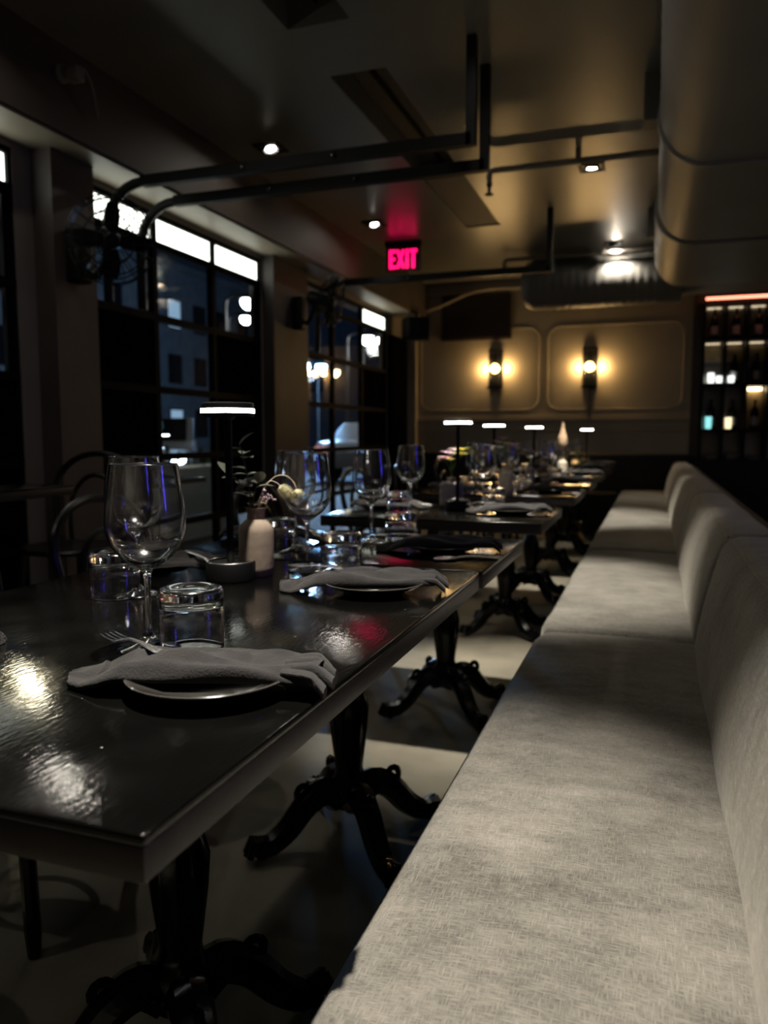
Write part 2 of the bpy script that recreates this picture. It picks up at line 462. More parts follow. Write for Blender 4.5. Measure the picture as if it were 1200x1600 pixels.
def street_lamp(x, y, h, m, lab, col, e):
    t = thing('street_lamp', lab, 'street lamp', (x, y, -.05))
    MB().lathe([(.09, 0), (.08, .3), (.05, .4), (.04, h)], 8).build('pole', M['black'], t)
    MB().tube(smoothpath([(0, 0, h - .1), (.1, 0, h + .15), (.6, 0, h + .2)]), .03, 6).build('arm', M['black'], t)
    hd = MB().lathe([(.02, .14), (.2, .08), (.24, 0)], 12, (.6, 0, h + .08)).build('lamp_head', M['black'], t)
    MB().sphere((.6, 0, h + .02), .17).build('bulb', m, hd)
    if e:
        l = bpy.data.lights.new('street_light', 'POINT'); l.color = col; l.energy = e; l.shadow_soft_size = .2
        o = bpy.data.objects.new('street_light', l); COL.objects.link(o); o.parent = t; o.location = (.8, 0, h - .25)
street_lamp(-10.6, 21.34, 3.17, M['lampblue'], 'blue-white street lamp seen through the narrow panes beyond the pillar', (.3, .6, 1), 1300)
street_lamp(-10.6, 22.6, 3.24, M['lampblue'], 'second blue-white street lamp beside the first, slightly farther', (.3, .6, 1), 0)
street_lamp(-9.6, 16.2, 4.17, M['lampwhite'], 'white street lamp glaring in the third pane of the glass door', (1, .95, .85), 150)
street_lamp(-12.6, 21.43, 4.66, M['lampwhite'], 'smaller white street lamp below the glaring one, third pane', (1, .95, .85), 0)
street_lamp(-8.1, 20.1, 3.72, M['lampwhite'], 'left of two white street lamps under the farthest lit pane', (1, .95, .85), 300)
street_lamp(-8.1, 21.36, 3.83, M['lampwhite'], 'right of two white street lamps under the farthest lit pane', (1, .95, .85), 0)
street_lamp(-10.6, 23.7, 3.16, M['lampyel'], 'small amber street lamp seen past the second fan', (1, .8, .4), 0)
street_lamp(-7.6, 6.75, 4.75, M['lampyel'], 'warm street lamp outside the nearest glass door', (1, .8, .5), 150)
def car(x, y, rz, lab, lights):
    t = thing('parked_car', lab, 'car', (x, y, -.05), rz)
    side = [(-2.1, .35), (-2.15, .75), (-1.9, .95), (-1.35, 1.0), (-.75, 1.42), (.7, 1.45), (1.25, 1.0), (2.0, .88), (2.15, .6), (2.1, .33)]
    R = Matrix(((1, 0, 0, 0), (0, 0, 1, 0), (0, 1, 0, 0), (0, 0, 0, 1)))
    MB().poly(side, -.85, .85, R).build('body', M['carpaint'], t, True, .03)
    g = [(-1.2, 1.02), (-.72, 1.37), (.66, 1.40), (1.1, 1.02)]
    MB().poly(g, -.862, .862, R).build('side_glass', M['carglass'], t, False)
    MB().bar((1.24, 0, 1.02), (.74, 0, 1.43), 1.45, .03).build('windscreen', M['carglass'], t, False)
    for sx in (-1.3, 1.3):
        for sy in (-.8, .8):
            MB().lathe([(.2, -.1), (.32, -.09), (.32, .09), (.2, .1)], 16, M=Matrix.Translation((sx, sy, .32)) @ Matrix.Rotation(PI / 2, 4, 'X')).build('wheel', M['tyre'], t)
    for sy in (-.6, .6):
        MB().sphere((2.12, sy, .68), .11, sc=(.5, 1.2, .8)).build('headlight', M['head'] if lights else M['carglass'], t)
        MB().box(-2.17, -2.1, sy - .15, sy + .15, .72, .84).build('tail_light', M['redglow'], t, False)
car(-9.6, 13.2, math.radians(-58), 'car with blazing white headlights outside the middle pane', True)
car(-6.4, 18.6, math.radians(80), 'dark parked car in the street beyond the narrow panes', False)
# low white planter wall and patio table outside the glass
t = thing('planter', 'low white planter box outside the glass under the patio table', 'planter', (-4.75, 6.2, -.05))
MB().rbox(-.15, .15, -1.6, 1.6, 0, .78, .02, 2).build('box', M['whitewall'], t)
mb = MB()
for i in range(140):
    a = Vector((random.uniform(-.13, .13), random.uniform(-1.55, 1.55), .78)); d = Vector((random.uniform(-.12, .12), random.uniform(-.15, .15), random.uniform(.08, .26)))
    s_ = d.cross(Vector((0, 0, 1))).normalized() * .03
    mb.add([a, a + d * .5 + s_, a + d, a + d * .5 - s_ + Vector((0, 0, .01))], [(0, 1, 2, 3)])
mb.build('hedge_leaves', M['hedge'], t, False)['kind'] = 'stuff'

# ------------------------------------------------------------------ ceiling fixtures
def spot_fixture(i, x, y, aim, watts, cone):
    labs = ['recessed ceiling spot right above the long front table', 'recessed ceiling spot above the gap before the fourth table',
            'recessed ceiling spot beside the sprinkler pipe', 'recessed ceiling spot just before the round duct', 'glowing ceiling spot above the upper black rail',
            'glowing ceiling spot left of the exit sign', 'recessed ceiling spot over the window side by the pillar', 'recessed ceiling spot over the near window side',
            'added unseen fill spot behind the camera end of the tables', 'added unseen fill spot over the near bar aisle', 'added unseen fill spot over the middle of the bar aisle']
    t = thing('ceiling_spot', labs[i], 'ceiling light', (x, y, CEIL), group='ceiling spots')
    d = (Vector(aim) - Vector((x, y, CEIL - .03))).normalized()
    mb = MB()
    for (a, b, c, e) in ((-.085, .085, -.085, -.06), (-.085, .085, .06, .085), (-.085, -.06, -.06, .06), (.06, .085, -.06, .06)): mb.box(a, b, c, e, -.012, -.001)
    mb.build('trim_frame', M['black'], t, False)
    rot = d.to_track_quat('-Z', 'Y').to_matrix().to_4x4(); Mx = Matrix.Translation((0, 0, -.012)) @ rot
    MB().lathe([(.045, .045), (.05, -.004), (.044, -.006), (.04, .004)], 20, M=Mx).build('gimbal_can', M['black'], t)
    MB().lathe([(.0, -.002), (.03, 0), (.03, .004), (0, .005)], 16, M=Mx).build('bulb', M['spotglow'], t)
    l = bpy.data.lights.new('spot_beam', 'SPOT'); l.energy = watts; l.color = (1, .93, .81); l.spot_size = math.radians(cone); l.spot_blend = .8; l.shadow_soft_size = .03
    o = bpy.data.objects.new('spot_beam', l); COL.objects.link(o); o.parent = t
    o.location = Vector((0, 0, -.012)) + d * .03; o.rotation_euler = d.to_track_quat('-Z', 'Y').to_euler()
for i, s in enumerate(SPOTS): spot_fixture(i, *s)

# roll-up door rails: horizontal square tubes that rise to the ceiling at their room end
rails = [(3.58, 2.405, 'nearest black square rail crossing under the ceiling', -2.62), (3.875, 2.385, 'second black square rail, just behind the nearest one', -2.62), (6.367, 2.385, 'farthest black square rail crossing below the exit sign', -2.62)]
for i, (y, z, lab, xa) in enumerate(rails):
    t = thing('door_rail', lab, 'door rail', (0, y, 0), group='roll-up door rails')
    MB().bar((-.83, 0, z), (-2.61, 0, z), .042, .055).build('rail', M['black'], t, False)
    MB().bar((-.83, 0, z - .027), (-.83, 0, CEIL), .045, .042).build('hanger', M['black'], t, False)
    arc = [(-2.61 - .24 * math.sin(a), 0, z - .24 + .24 * math.cos(a)) for a in [k * PI / 16 for k in range(9)]]
    MB().tube(arc + [(-2.85, 0, 1.8)], .027, 8).build('curved_track', M['black'], t)
    for k in range(2): MB().lathe([(.012, 0), (.012, .012), (0, .014)], 8, M=Matrix.Translation((-1.5 - .5 * k, -.021, z)) @ Matrix.Rotation(PI / 2, 4, 'X')).build('bolt', M['blackgl'], t)

# big oval duct
def oval(cx, cz, hw, hh, n=40, e=2.0):
    pts = []
    for k in range(n):
        a = 2 * PI * k / n; c, s_ = math.cos(a), math.sin(a)
        # stadium: flat top and bottom, round sides
        px = cx + (hw - hh) * (1 if c > 0 else -1) * min(1, abs(c) * 6) + hh * c; pz = cz + hh * s_
        pts.append((px, pz))
    return pts
t = thing('air_duct', 'huge oval spiral-ribbed air duct running along the ceiling over the bench', 'duct', (0, 0, 0))
def duct_len(name, ys, prof):
    P = [[(x, y, z) for (x, z) in prof(y)] for y in ys]
    b = MB(); b.grid(P, closed_v=True); b.add(P[0], [tuple(range(len(P[0])))]); b.add(P[-1], [tuple(reversed(range(len(P[-1]))))])
    return b.build(name, M['duct'], t)
ys = [-3 + i * .055 for i in range(int(8.8 / .055))]
duct_len('ribbed_section', ys, lambda y: oval(.755, 2.57, .775 + .004 * math.sin(y / .11 * 2 * PI), .245 + .004 * math.sin(y / .11 * 2 * PI)))
duct_len('plain_section', [5.6 + .02 * i for i in range(4)] + [5.7, 6.6, 7.1, 7.2, 7.25], lambda y: oval(.755, 2.57, .80 - max(0, y - 7.1) * .2, .258 - max(0, y - 7.1) * .2))
duct_len('end_section', [7.2, 7.5, 8.30], lambda y: oval(.68, 2.63, .70, .195))
for yy in (2.0, 4.05, 5.66):
    b = MB(); P = [oval(.755, 2.57, .775 + d, .245 + d) for d in (.0, .014, .014, .0)]
    b.grid([[(x, yy + o, z) for x, z in p] for p, o in zip(P, (-.03, -.025, .025, .03))], closed_v=True); b.build('joint_band', M['duct'], t)
Mx = Matrix.Translation((0, 8.02, 2.57)) @ Matrix.Rotation(-PI / 2, 4, 'Y')
b = MB(); b.lathe([(.245, -.2), (.245, .0)] + [(.245 + .003 * math.sin(i * 1.6), .02 * i) for i in range(1, 60)] + [(.24, 1.21), (.22, 1.26), (.17, 1.30), (0, 1.31)], 36, M=Mx); b.build('branch', M['duct'], t)
for yy in (4.2, 6.6):
    MB().box(-.10, .02, yy, yy + .14, 2.62, CEIL).build('hanger_block', M['duct'], t, False)
# sprinkler pipes
for k, (y, x0, lab) in enumerate(((5.15, -1.07, 'thin sprinkler pipe with a drop head under the middle of the ceiling'), (7.75, -1.45, 'thin sprinkler pipe above the far end of the duct'))):
    t = thing('sprinkler_pipe', lab, 'pipe', (0, y, 0))
    MB().tube([(.0, 0, CEIL - .07), (x0 + .04, 0, CEIL - .07), (x0 + .01, 0, CEIL - .075), (x0, 0, CEIL - .10), (x0, 0, CEIL - .16)], .02, 10).build('pipe', M['wall_mid'], t)
    MB().lathe([(.028, -.05), (.028, -.045), (.01, -.04), (.012, 0), (.02, .005), (.02, .03)], 12, (x0, 0, CEIL - .17)).build('sprinkler_head', M['blackgl'], t)
    MB().box(-.52, -.49, -.03, .03, CEIL - .09, CEIL).build('pipe_clip', M['wall_mid'], t, False)
# exit sign
t = thing('exit_sign', 'red glowing EXIT sign hanging from the ceiling', 'exit sign', (-2.25, 6.98, CEIL), math.radians(4))
MB().box(-.17, .17, -.02, .02, -.045, 0).build('canopy', M['black'], t, False)
MB().rbox(-.165, .165, -.006, .006, -.275, -.045, .004, 2).build('panel', M['exitpanel'], t)
def letters(parent):
    H, z0, y = .17, -.245, -.010
    def blk(name, boxes, bars=()):
        b = MB()
        for (x0, x1, a, c) in boxes: b.box(x0, x1, y, y + .004, z0 + a * H, z0 + c * H)
        for (xa, za, xb, zb) in bars: b.bar((xa, y + .002, z0 + za * H), (xb, y + .002, z0 + zb * H), .004, .024)
        b.build(name, M['exit'], parent, False)
    blk('letter_E', [(-.132, -.105, 0, 1), (-.105, -.068, 0, .16), (-.105, -.075, .42, .58), (-.105, -.068, .84, 1)])
    blk('letter_X', [], [(-.052, .02, .004, .98), (-.052, .98, .004, .02)])
    blk('letter_I', [(.026, .052, 0, 1)])
    blk('letter_T', [(.085, .111, 0, .84), (.064, .132, .84, 1)])
letters(t)

# ------------------------------------------------------------------ wall fans, camera, speaker, vent
def wall_fan(loc, wall, face, lab):
    t = thing('wall_fan', lab, 'fan', loc, 0, 'black wall fans')
    d = Vector(face).normalized(); Mx = d.to_track_quat('Z', 'X').to_matrix().to_4x4(); R = .205
    wv = Vector(wall) - Vector(loc)
    mb = MB()
    for rr, zz in ((R, 0), (R * .92, .05), (R * .7, .075), (R * .42, .085), (R * .9, -.05), (R * .6, -.085), (R * .3, -.10)):
        mb.tube([Mx @ Vector((rr * math.cos(a), rr * math.sin(a), zz)) for a in [k * 2 * PI / 28 for k in range(28)]], .0035, 5, True)
    for k in range(20):
        a = k * 2 * PI / 20
        mb.tube([Mx @ Vector((r_ * math.cos(a), r_ * math.sin(a), z_)) for r_, z_ in ((R * .2, .088), (R * .7, .075), (R * .95, .03), (R, 0), (R * .9, -.05), (R * .5, -.09))], .0025, 4)
    mb.build('cage', M['black'], t)
    for k in range(4):
        a = k * PI / 2; b = MB(); P = []
        for i in range(5):
            rr = .04 + i * .033; wd = .035 + .045 * math.sin(PI * (i + .6) / 5.5)
            P.append([Mx @ Vector((rr * math.cos(a + s_ * wd / rr * .5), rr * math.sin(a + s_ * wd / rr * .5), s_ * .018)) for s_ in (-1, 0, 1)])
        b.grid(P); b.build('blade', M['frame'], t)
    MB().lathe([(0, .03), (.035, .025), (.04, -.02), (.055, -.05), (.055, -.17), (.03, -.20), (0, -.2)], 16, M=Mx).build('motor', M['black'], t)
    p0 = Mx @ Vector((0, 0, -.15))
    MB().tube(smoothpath([p0, p0 + Vector((0, 0, -.10)), (p0 + wv) * .5 + Vector((0, 0, -.14)), wv]), .018, 8).build('arm', M['black'], t)
    MB().rbox(wv.x - .045, wv.x + .045, wv.y - .05, wv.y + .05, wv.z - .13, wv.z + .13, .015, 2).build('wall_mount', M['black'], t)
wall_fan((-2.45, 3.112, 1.98), (-2.735, 3.22, 1.95), (.62, -.55, -.25), 'black caged wall fan on the pillar before the bright panes')
wall_fan((-2.45, 5.75, 2.12), (-2.755, 5.80, 2.05), (.9, .25, -.2), 'black caged wall fan on the dark column left of the exit sign')
t = thing('security_camera', 'small pale camera with a cable on the beam at upper left', 'camera', (-2.60, 2.99, 2.70))
MB().lathe([(.04, -.0), (.04, .02), (.012, .025), (.012, .06)], 14, M=Matrix.Rotation(PI / 2, 4, 'Y')).build('mount', M['wall_mid'], t)
MB().rbox(.04, .11, -.03, .03, -.045, .02, .012, 3).build('housing', M['wall_mid'], t)
MB().tube(smoothpath([(.05, .02, .02), (.04, .10, .06), (.02, .18, .02), (.0, .24, -.10)]), .006, 6).build('cable', M['wall_mid'], t)
t = thing('loudspeaker', 'black bracketed loudspeaker in the far left corner under the ceiling', 'speaker', (-2.60, 8.60, 2.28), math.radians(25))
MB().poly([(-.17, .10), (.17, .10), (.12, -.12), (-.12, -.12)], -.13, .12).build('cabinet', M['black'], t, True, .012)
MB().box(-.105, .105, -.128, -.12, -.11, .10).build('grille', M['frame'], t, False)
MB().tube([(0, .05, .12), (0, .1, .25), (0, .2, .28)], .015, 8).build('bracket', M['black'], t)
t = thing('wall_grille', 'dark brown ventilation grille high on the back wall', 'vent', (-2.02, YB, 2.44))
MB().box(-.41, .41, -.05, 0, -.26, .26).build('frame', M['vent'], t, False)
for k in range(11): MB().box(-.385, .385, -.062, -.05, -.235 + k * .043, -.205 + k * .043).build('slat', M['vent'], t, False)
t = thing('conduit_pipe', 'thin pale pipe bending across the top of the back wall', 'pipe', (0, YB - .09, 0))
MB().tube(smoothpath([(-2.70, 0, 2.52), (-2.45, 0, 2.58), (-2.0, 0, 2.735), (-1.4, 0, 2.75), (-.9, 0, 2.75)]), .018, 8).build('pipe', M['wall_warm'], t)

# sconces
def sconce(x, z, lab, cord):
    t = thing('wall_sconce', lab, 'sconce', (x, YB, z), 0, 'back wall sconces')
    MB().rbox(-.085, .085, -.03, -.005, -.22, .23, .006, 2).build('back_plate', M['black'], t)
    MB().box(-.085, .085, -.125, -.03, -.225, -.205).build('bottom_cap', M['black'], t, False)
    MB().box(-.06, .06, -.105, -.03, .20, .215).build('top_cap', M['black'], t, False)
    h = MB().lathe([(.02, .07), (.02, .12), (.012, .13), (.012, .2)], 12, (0, -.075, 0)).build('socket', M['black'], t)
    MB().sphere((0, -.075, .01), .048, 16, 10, (1, 1, 1.15)).build('bulb', M['bulb'], t)
    MB().lathe([(.058, -.2), (.060, -.2), (.060, .12), (.058, .12)], 20, (0, -.075, 0)).build('glass_tube', M['pane'], t)
    if cord: MB().tube([(0, -.012, -.22), (.004, -.01, -.42), (0, -.01, -.60)], .007, 6).build('cord', M['black'], t)
    l = bpy.data.lights.new('sconce_light', 'POINT'); l.color = (1, .62, .25); l.energy = 4.8; l.shadow_soft_size = .03
    for sx in (-1, 1):
        o = bpy.data.objects.new('sconce_light', l); COL.objects.link(o); o.parent = t; o.location = (sx * .115, -.075, .01)
sconce(-1.782, 1.83, 'left amber wall sconce below the brown grille', False)
sconce(-.708, 1.82, 'right amber wall sconce with a cord hanging below', True)

# ------------------------------------------------------------------ bar shelf with bottles
t = thing('bottle_shelf', 'black open bottle shelf at the far right behind the bar', 'shelf', (.45, YB - .12, 0))
sz = [.82, 1.115, 1.60, 2.08, 2.46]; cw = .215; nc = 6
MB().box(0, nc * cw + .03, 0, .34, 0, .80).build('cabinet', M['plinth'], t, False)
MB().box(0, nc * cw + .03, .31, .34, .80, 2.46).build('mirror_back', M['mirror'], t, False)
for z in sz[1:]: MB().box(0, nc * cw + .03, 0, .31, z - .018, z + .018).build('shelf_board', M['black'], t, False)
for k in range(nc + 1): MB().box(k * cw, k * cw + .03, -.01, .31, .80, 2.46).build('divider', M['black'], t, False)
for k in range(nc):
    MB().box(k * cw + .05, (k + 1) * cw - .02, .25, .27, 2.43, 2.44).build('shelf_glow_strip', M['fill_dim'], t, False)  # strip added to brighten the dark top bottle row
    MB().box(k * cw + .05, (k + 1) * cw - .02, .25, .27, 2.05, 2.06).build('shelf_glow_strip', M['fill_dim'], t, False)  # same added fill for the row below
    if k < 3: MB().box(k * cw + .03, (k + 1) * cw, .29, .309, 1.86, 2.02).build('amber_panel', M['gold'], t, False)
    if k in (2, 3): MB().box(k * cw + .03, (k + 1) * cw, .29, .309, 1.14, 1.57).build('amber_panel', M['gold'], t, False)
    if k in (2, 3): MB().box(k * cw + .05, (k + 1) * cw - .02, .24, .27, 1.545, 1.575).build('shelf_glow_strip', M['ledw'], t, False)
MB().box(.02, nc * cw, -.06, -.02, 2.482, 2.505).build('pink_led_strip', M['led_pink'], t, False)
bp = [(.036, 0), (.038, .01), (.038, .19), (.030, .225), (.014, .255), (.0135, .31), (.016, .312), (.016, .325), (0, .326)]
for k, (x, z, h, m, lab) in enumerate(((.555, 1.6185, .11, 'glintw', 'tall added jar glowing as a white reflection on the middle shelf at the left divider'), (.64, 1.6185, .075, 'glintw', 'small added jar glowing as a reflection, second on the middle shelf'), (.755, 1.6185, .075, 'glintw', 'small added jar glowing as a reflection, third on the middle shelf'),
                                     (.548, 1.1335, .13, 'glintt', 'added jar glowing as a teal reflection on the lower shelf at the left edge'), (.745, 1.1335, .12, 'glintc', 'added jar glowing as a cream reflection on the lower shelf, second cell'))):
    o = MB().lathe([(0, 0), (.024, 0), (.030, .01), (.034, h), (.031, h), (.027, .014), (0, .012)], 16).build('glint_jar', M[m]); o.location = (x, YB - .05, z + .0003)  # glowing jar added to imitate a reflection in the shelf mirror
    tag(o, lab, 'glint_jar', 'added glint jars on the bar shelf')
rows = ['bottom', 'middle', 'top']
first = None
for r, z in enumerate((1.135, 1.62, 2.10)):
    for k in range(nc):
        x = .45 + k * cw + .1225; nm = ['first', 'second', 'third', 'fourth', 'fifth', 'sixth'][k]
        if (k, r) == (0, 1): continue
        lab = 'dark bottle with pale label on the %s bottle row, %s cell from the left' % (rows[r], nm)
        if first is None:
            first = thing('bottle', lab, 'bottle', (x, YB, z - .0175 + .0005), 0, 'bottles on the bar shelf')
            MB().lathe(bp, 14).build('body', M['bottle'], first)
            MB().lathe([(.0385, .05), (.0388, .05), (.0388, .14), (.0385, .14)], 14).build('paper_label', M['label'], first)
        else: dup(first, (x, YB, z - .017), random.random(), lab)
for k, (x, n) in enumerate(((.60, 3), (.80, 4), (1.02, 2))):
    for j in range(n):
        o = MB().lathe([(.05, 0), (.055, .002), (.085, .014), (.087, .016), (.055, .006), (0, .005)], 24).build('saucer', M['china'])
        o.location = (x, YB, .8005 + j * .014)
        tag(o, '%s of the %s stack of white saucers below the bottles' % ((['bottom saucer', 'second saucer', 'third saucer', 'top saucer'])[j] if j < n - 1 else 'top saucer', ['left', 'middle', 'right'][k]), 'saucer', 'stacked saucers')
t = thing('back_bench', 'low black bench back standing before the back wall', 'bench', (-1.2, 8.94, 0))
MB().rbox(-1.5, 1.6, .0, .13, .0, .86, .03, 2).build('backrest', M['plinth'], t)
MB().rbox(-1.5, .85, -.22, -.001, 0, .44, .03, 2).build('seat', M['plinth'], t)
t = thing('bar_light', 'vertical blue light strip on the bar side wall', 'light strip', (XR, 1.4, 1.2))
MB().box(-.04, 0, -.10, .10, -.1, 1.1).build('housing', M['black'], t, False)
MB().box(-.05, -.04, -.08, .08, -.05, 1.05).build('diffuser', M['led_blue'], t, False)

# ------------------------------------------------------------------ banquette
SX0, SX1, SZ = -.322, .125, .482
t = thing('banquette', 'long greyish-beige upholstered banquette along the right of the tables', 'banquette', (0, 0, 0))
seams = [-1.3, .0 - .5, 2.36, 4.12, 5.9, 7.62, 8.75]
seams = [-1.6, 2.36, 4.12, 5.9, 7.62, 8.75]
for i in range(len(seams) - 1):
    a, b = seams[i] + .003, seams[i + 1] - .003
    rc = .10
    def fs(p, a=a, b=b, i=i):
        x, y, z = p
        u = (y - a) / (b - a); v = (x - SX0) / (SX1 - SX0)
        # front corners rounded in plan
        e = min(y - a, b - y)
        if e < rc and v < .5: x += (rc - math.sqrt(max(0, rc * rc - (rc - e)**2))) * .55 * (1 - 2 * v)
        if z > .44:
            z += .016 * (math.sin(PI * min(max(u, 0), 1))**.35) * math.sin(PI * min(max(.08 + v * .8, 0), 1)) - .012
            z += .003 * math.sin(7 * y + 3 * x + i) * math.sin(9 * x)
        return (x, y, z)
    n = max(8, int((b - a) / .06))
    MB().rbox(SX0, SX1 + .05, a, b, .30, SZ, .035, 4, (10, n, 2), fs).build('seat_cushion', M['linen'], t)
    def fb(p, a=a, b=b, i=i):
        x, y, z = p                       # built upright, sheared back
        h = (z - .42) / (.79 - .42); u = (y - a) / (b - a)
        e = min(y - a, b - y)
        bul = .022 * math.sin(PI * min(max(h, 0), 1)) * min(1, max(0, e) / .25)**.5
        front = max(0, 1 - (x - .12) / .10)
        x = x + .08 * h - bul * min(1, front)
        if e < .12: z -= (.12 - e)**2 * .7 * max(0, h)
        x += .002 * math.sin(11 * y + 5 * z + i)
        return (x, y, z)
    bk = MB().rbox(.12, .275, a, b, .40, .79, .045, 5, (3, n, 5), fb).build('back_cushion', M['linen'], t)
    pp = [fb(Vector((.134, a + .03 + (b - a - .06) * k / 40, .779)), a, b, i) for k in range(41)]
    MB().tube(pp, .0035, 6).build('piping', M['linen'], bk)
MB().box(-.26, .36, -1.6, 8.75, 0, .30).build('plinth', M['plinth'], t, False)
MB().box(.345, .385, -1.6, 8.75, 0, .76).build('back_panel', M['plinth'], t, False)

# ------------------------------------------------------------------ tables
def iron_base(t, x, y, top):
    col = MB().lathe([(.05, .10), (.052, .16), (.040, .175), (.036, .20), (.046, .30), (.050, .36), (.040, .40), (.030, .43), (.026, .60), (.030, .66), (.045, .68), (.03, .69), (.03, top - .02)], 24, (x, y, 0),
                     flute=lambda a, z: 1 + (.06 * math.cos(12 * a) if .2 < z < .66 else 0)).build('column', M['blackgl'], t)
    b = MB()
    for k in range(22):
        a = 2 * PI * k / 22; b.sphere((x + .062 * math.cos(a), y + .062 * math.sin(a), .135), .0085, 6, 4)
    b.build('beaded_ring', M['blackgl'], col)
    for k in range(4):
        a = PI / 4 + k * PI / 2; c, s_ = math.cos(a), math.sin(a)
        prof = [(.03, .12), (.07, .145), (.12, .12), (.17, .065), (.215, .035), (.245, .038)]
        lg = MB(); path = smoothpath([(x + r * c, y + r * s_, z) for r, z in prof], 4)
        lg.tube(path, [.040 - .014 * i / (len(path) - 1) for i in range(len(path))], 8)
        sc_ = [(x + (.125 + .026 * q * math.cos(g)) * c, y + (.125 + .026 * q * math.cos(g)) * s_, .155 + .026 * q * math.sin(g)) for q, g in [(1 - i / 14, -PI / 2 + i * .55) for i in range(11)]]
        lg.tube(sc_, .009, 6)
        f = lg.build('foot', M['blackgl'], t)
        cl = MB()
        for d in (-.45, 0, .45):
            ca, sa = math.cos(a + d), math.sin(a + d)
            cl.tube([(x + .235 * c, y + .235 * s_, .045), (x + .235 * c + .028 * ca, y + .235 * s_ + .028 * sa, .05), (x + .235 * c + .045 * ca, y + .235 * s_ + .045 * sa, .018)], [.016, .015, .009], 7)
        cl.sphere((x + .24 * c, y + .24 * s_, .022), .0215, 10, 6)
        cl.build('claw', M['blackgl'], f)
    MB().box(x - .20, x + .20, y - .02, y + .02, top - .02, top).build('top_spider', M['blackgl'], t, False)
    MB().box(x - .02, x + .02, y - .2, y + .2, top - .019, top - .001).build('top_spider', M['blackgl'], t, False)

def table(lab, x0, x1, y0, y1, z=0, by=0., group='dining tables along the bench'):
    cx, cy = (x0 + x1) / 2, (y0 + y1) / 2; w_, d_ = (x1 - x0) / 2, (y1 - y0) / 2
    t = thing('dining_table', lab, 'table', (cx, cy, z), 0, group)
    MB().rbox(-w_, w_, -d_, d_, TH - .010, TH, .0035, 2).build('tabletop', M['table'], t)
    MB().rbox(-w_ + .001, w_ - .001, -d_ + .001, d_ - .001, TH - .040, TH - .0095, .002, 1).build('edge_band', M['edge'], t)
    if True:
        iron_base(t, .03, by, TH - .04)
    return t
XA, XB = -1.18, -.352
TB = [  # short name, x0, x1, y0, y1
    ('long front table', XA, XB, .460, 1.645), ('second table', XA + .01, XB + .004, 1.662, 2.215), ('third table', XA, XB, 2.645, 3.262),
    ('fourth table', XA, XB, 3.80, 4.42), ('fifth table', XA, XB, 4.72, 5.34), ('sixth table', XA, XB, 5.75, 6.37),
    ('seventh table', XA, XB, 6.85, 7.47), ('last table', XA, XB, 7.80, 8.42)]
descr = ['long black table filling the left foreground', 'small black table pushed against the long front table', 'third black table from the camera along the bench', 'fourth black table from the camera along the bench',
         'fifth black table from the camera along the bench', 'sixth black table from the camera along the bench', 'seventh black table from the camera along the bench', 'last black table before the back wall']
for i, ((nm, x0, x1, y0, y1), lab) in enumerate(zip(TB, descr)): table(lab, x0, x1, y0, y1, 0, (0, -.13, -.12, 0, 0, 0, 0, 0)[i])
table('dark table beside the pillar at the left edge', -2.75, -2.12, 1.75, 2.42, .11, 0, 'window side tables')
table('patio table outside the glass carrying a lamp', -4.25, -3.55, 5.0, 5.62, -.05, 0, 'patio tables')

# ------------------------------------------------------------------ bentwood chairs
def chair0():
    t = thing('bentwood_chair', 'chair', 'chair', (0, 0, 0), 0, 'black bentwood chairs')   # faces +X, seat centre at origin
    MB().lathe([(.0, .445), (.17, .445), (.195, .45), (.205, .462), (.195, .472), (.15, .468), (0, .466)], 28).build('seat', M['blackwood'], t)
    def hoop(w_, top, z0, r, lean):
        pts = []
        for k in range(-8, 9):
            a = k / 8 * PI / 2; s_ = math.sin(a); c_ = math.cos(a)
            z = top - .17 + .17 * c_**.9 if abs(k) < 8 else top - .17
            pts.append((z, w_ * s_))
        full = [(z0, -w_ * .80)] + [(z0 + (top - .17 - z0) * .5, -w_ * .92)] + pts + [(z0 + (top - .17 - z0) * .5, w_ * .92)] + [(z0, w_ * .80)]
        return [(-.165 - lean * (z - z0) , y, z) for z, y in full]
    MB().tube(smoothpath(hoop(.20, .87, .45, .014, .22), 3), .0145, 8).build('back_hoop', M['blackwood'], t)
    MB().tube(smoothpath(hoop(.115, .77, .455, .011, .20), 3), .011, 8).build('inner_hoop', M['blackwood'], t)
    for s_ in (-1, 1):
        MB().tube(smoothpath([(-.160, s_ * .155, .46), (-.185, s_ * .165, .25), (-.235, s_ * .175, 0)]), [.0155] * 9, 8).build('leg', M['blackwood'], t)
        MB().tube(smoothpath([(.135, s_ * .135, .45), (.150, s_ * .150, .25), (.185, s_ * .18, 0)]), [.0165] * 8 + [.013], 8).build('leg', M['blackwood'], t)
    MB().tube([(.155 * math.cos(a) - .01, .155 * math.sin(a), .215) for a in [k * 2 * PI / 32 for k in range(32)]], .010, 6, True).build('ring_stretcher', M['blackwood'], t)
    return t
ch = chair0(); ch['label'] = 'black bentwood chair tucked nearest to the camera at the long front table'
ch.location = (-1.36, .78, 0)
chs = [((-1.36, 1.33), .06, 'black bentwood chair at the far place of the long front table'), ((-1.38, 1.94), -.05, 'black bentwood chair at the second table'),
       ((-1.38, 2.95), 0, 'black bentwood chair at the third table'), ((-1.38, 4.11), 0, 'black bentwood chair at the fourth table'), ((-1.38, 5.03), 0, 'black bentwood chair at the fifth table'),
       ((-1.38, 6.06), 0, 'black bentwood chair at the sixth table'), ((-1.38, 7.16), 0, 'black bentwood chair at the seventh table'), ((-1.38, 8.1), 0, 'black bentwood chair at the last table')]
for (x, y), rz, lab in chs: dup(ch, (x, y, 0), rz, lab)
dup(ch, (-2.42, 2.72, .11), -PI / 2 + .15, 'black bentwood chair silhouetted against the pillar on the left')
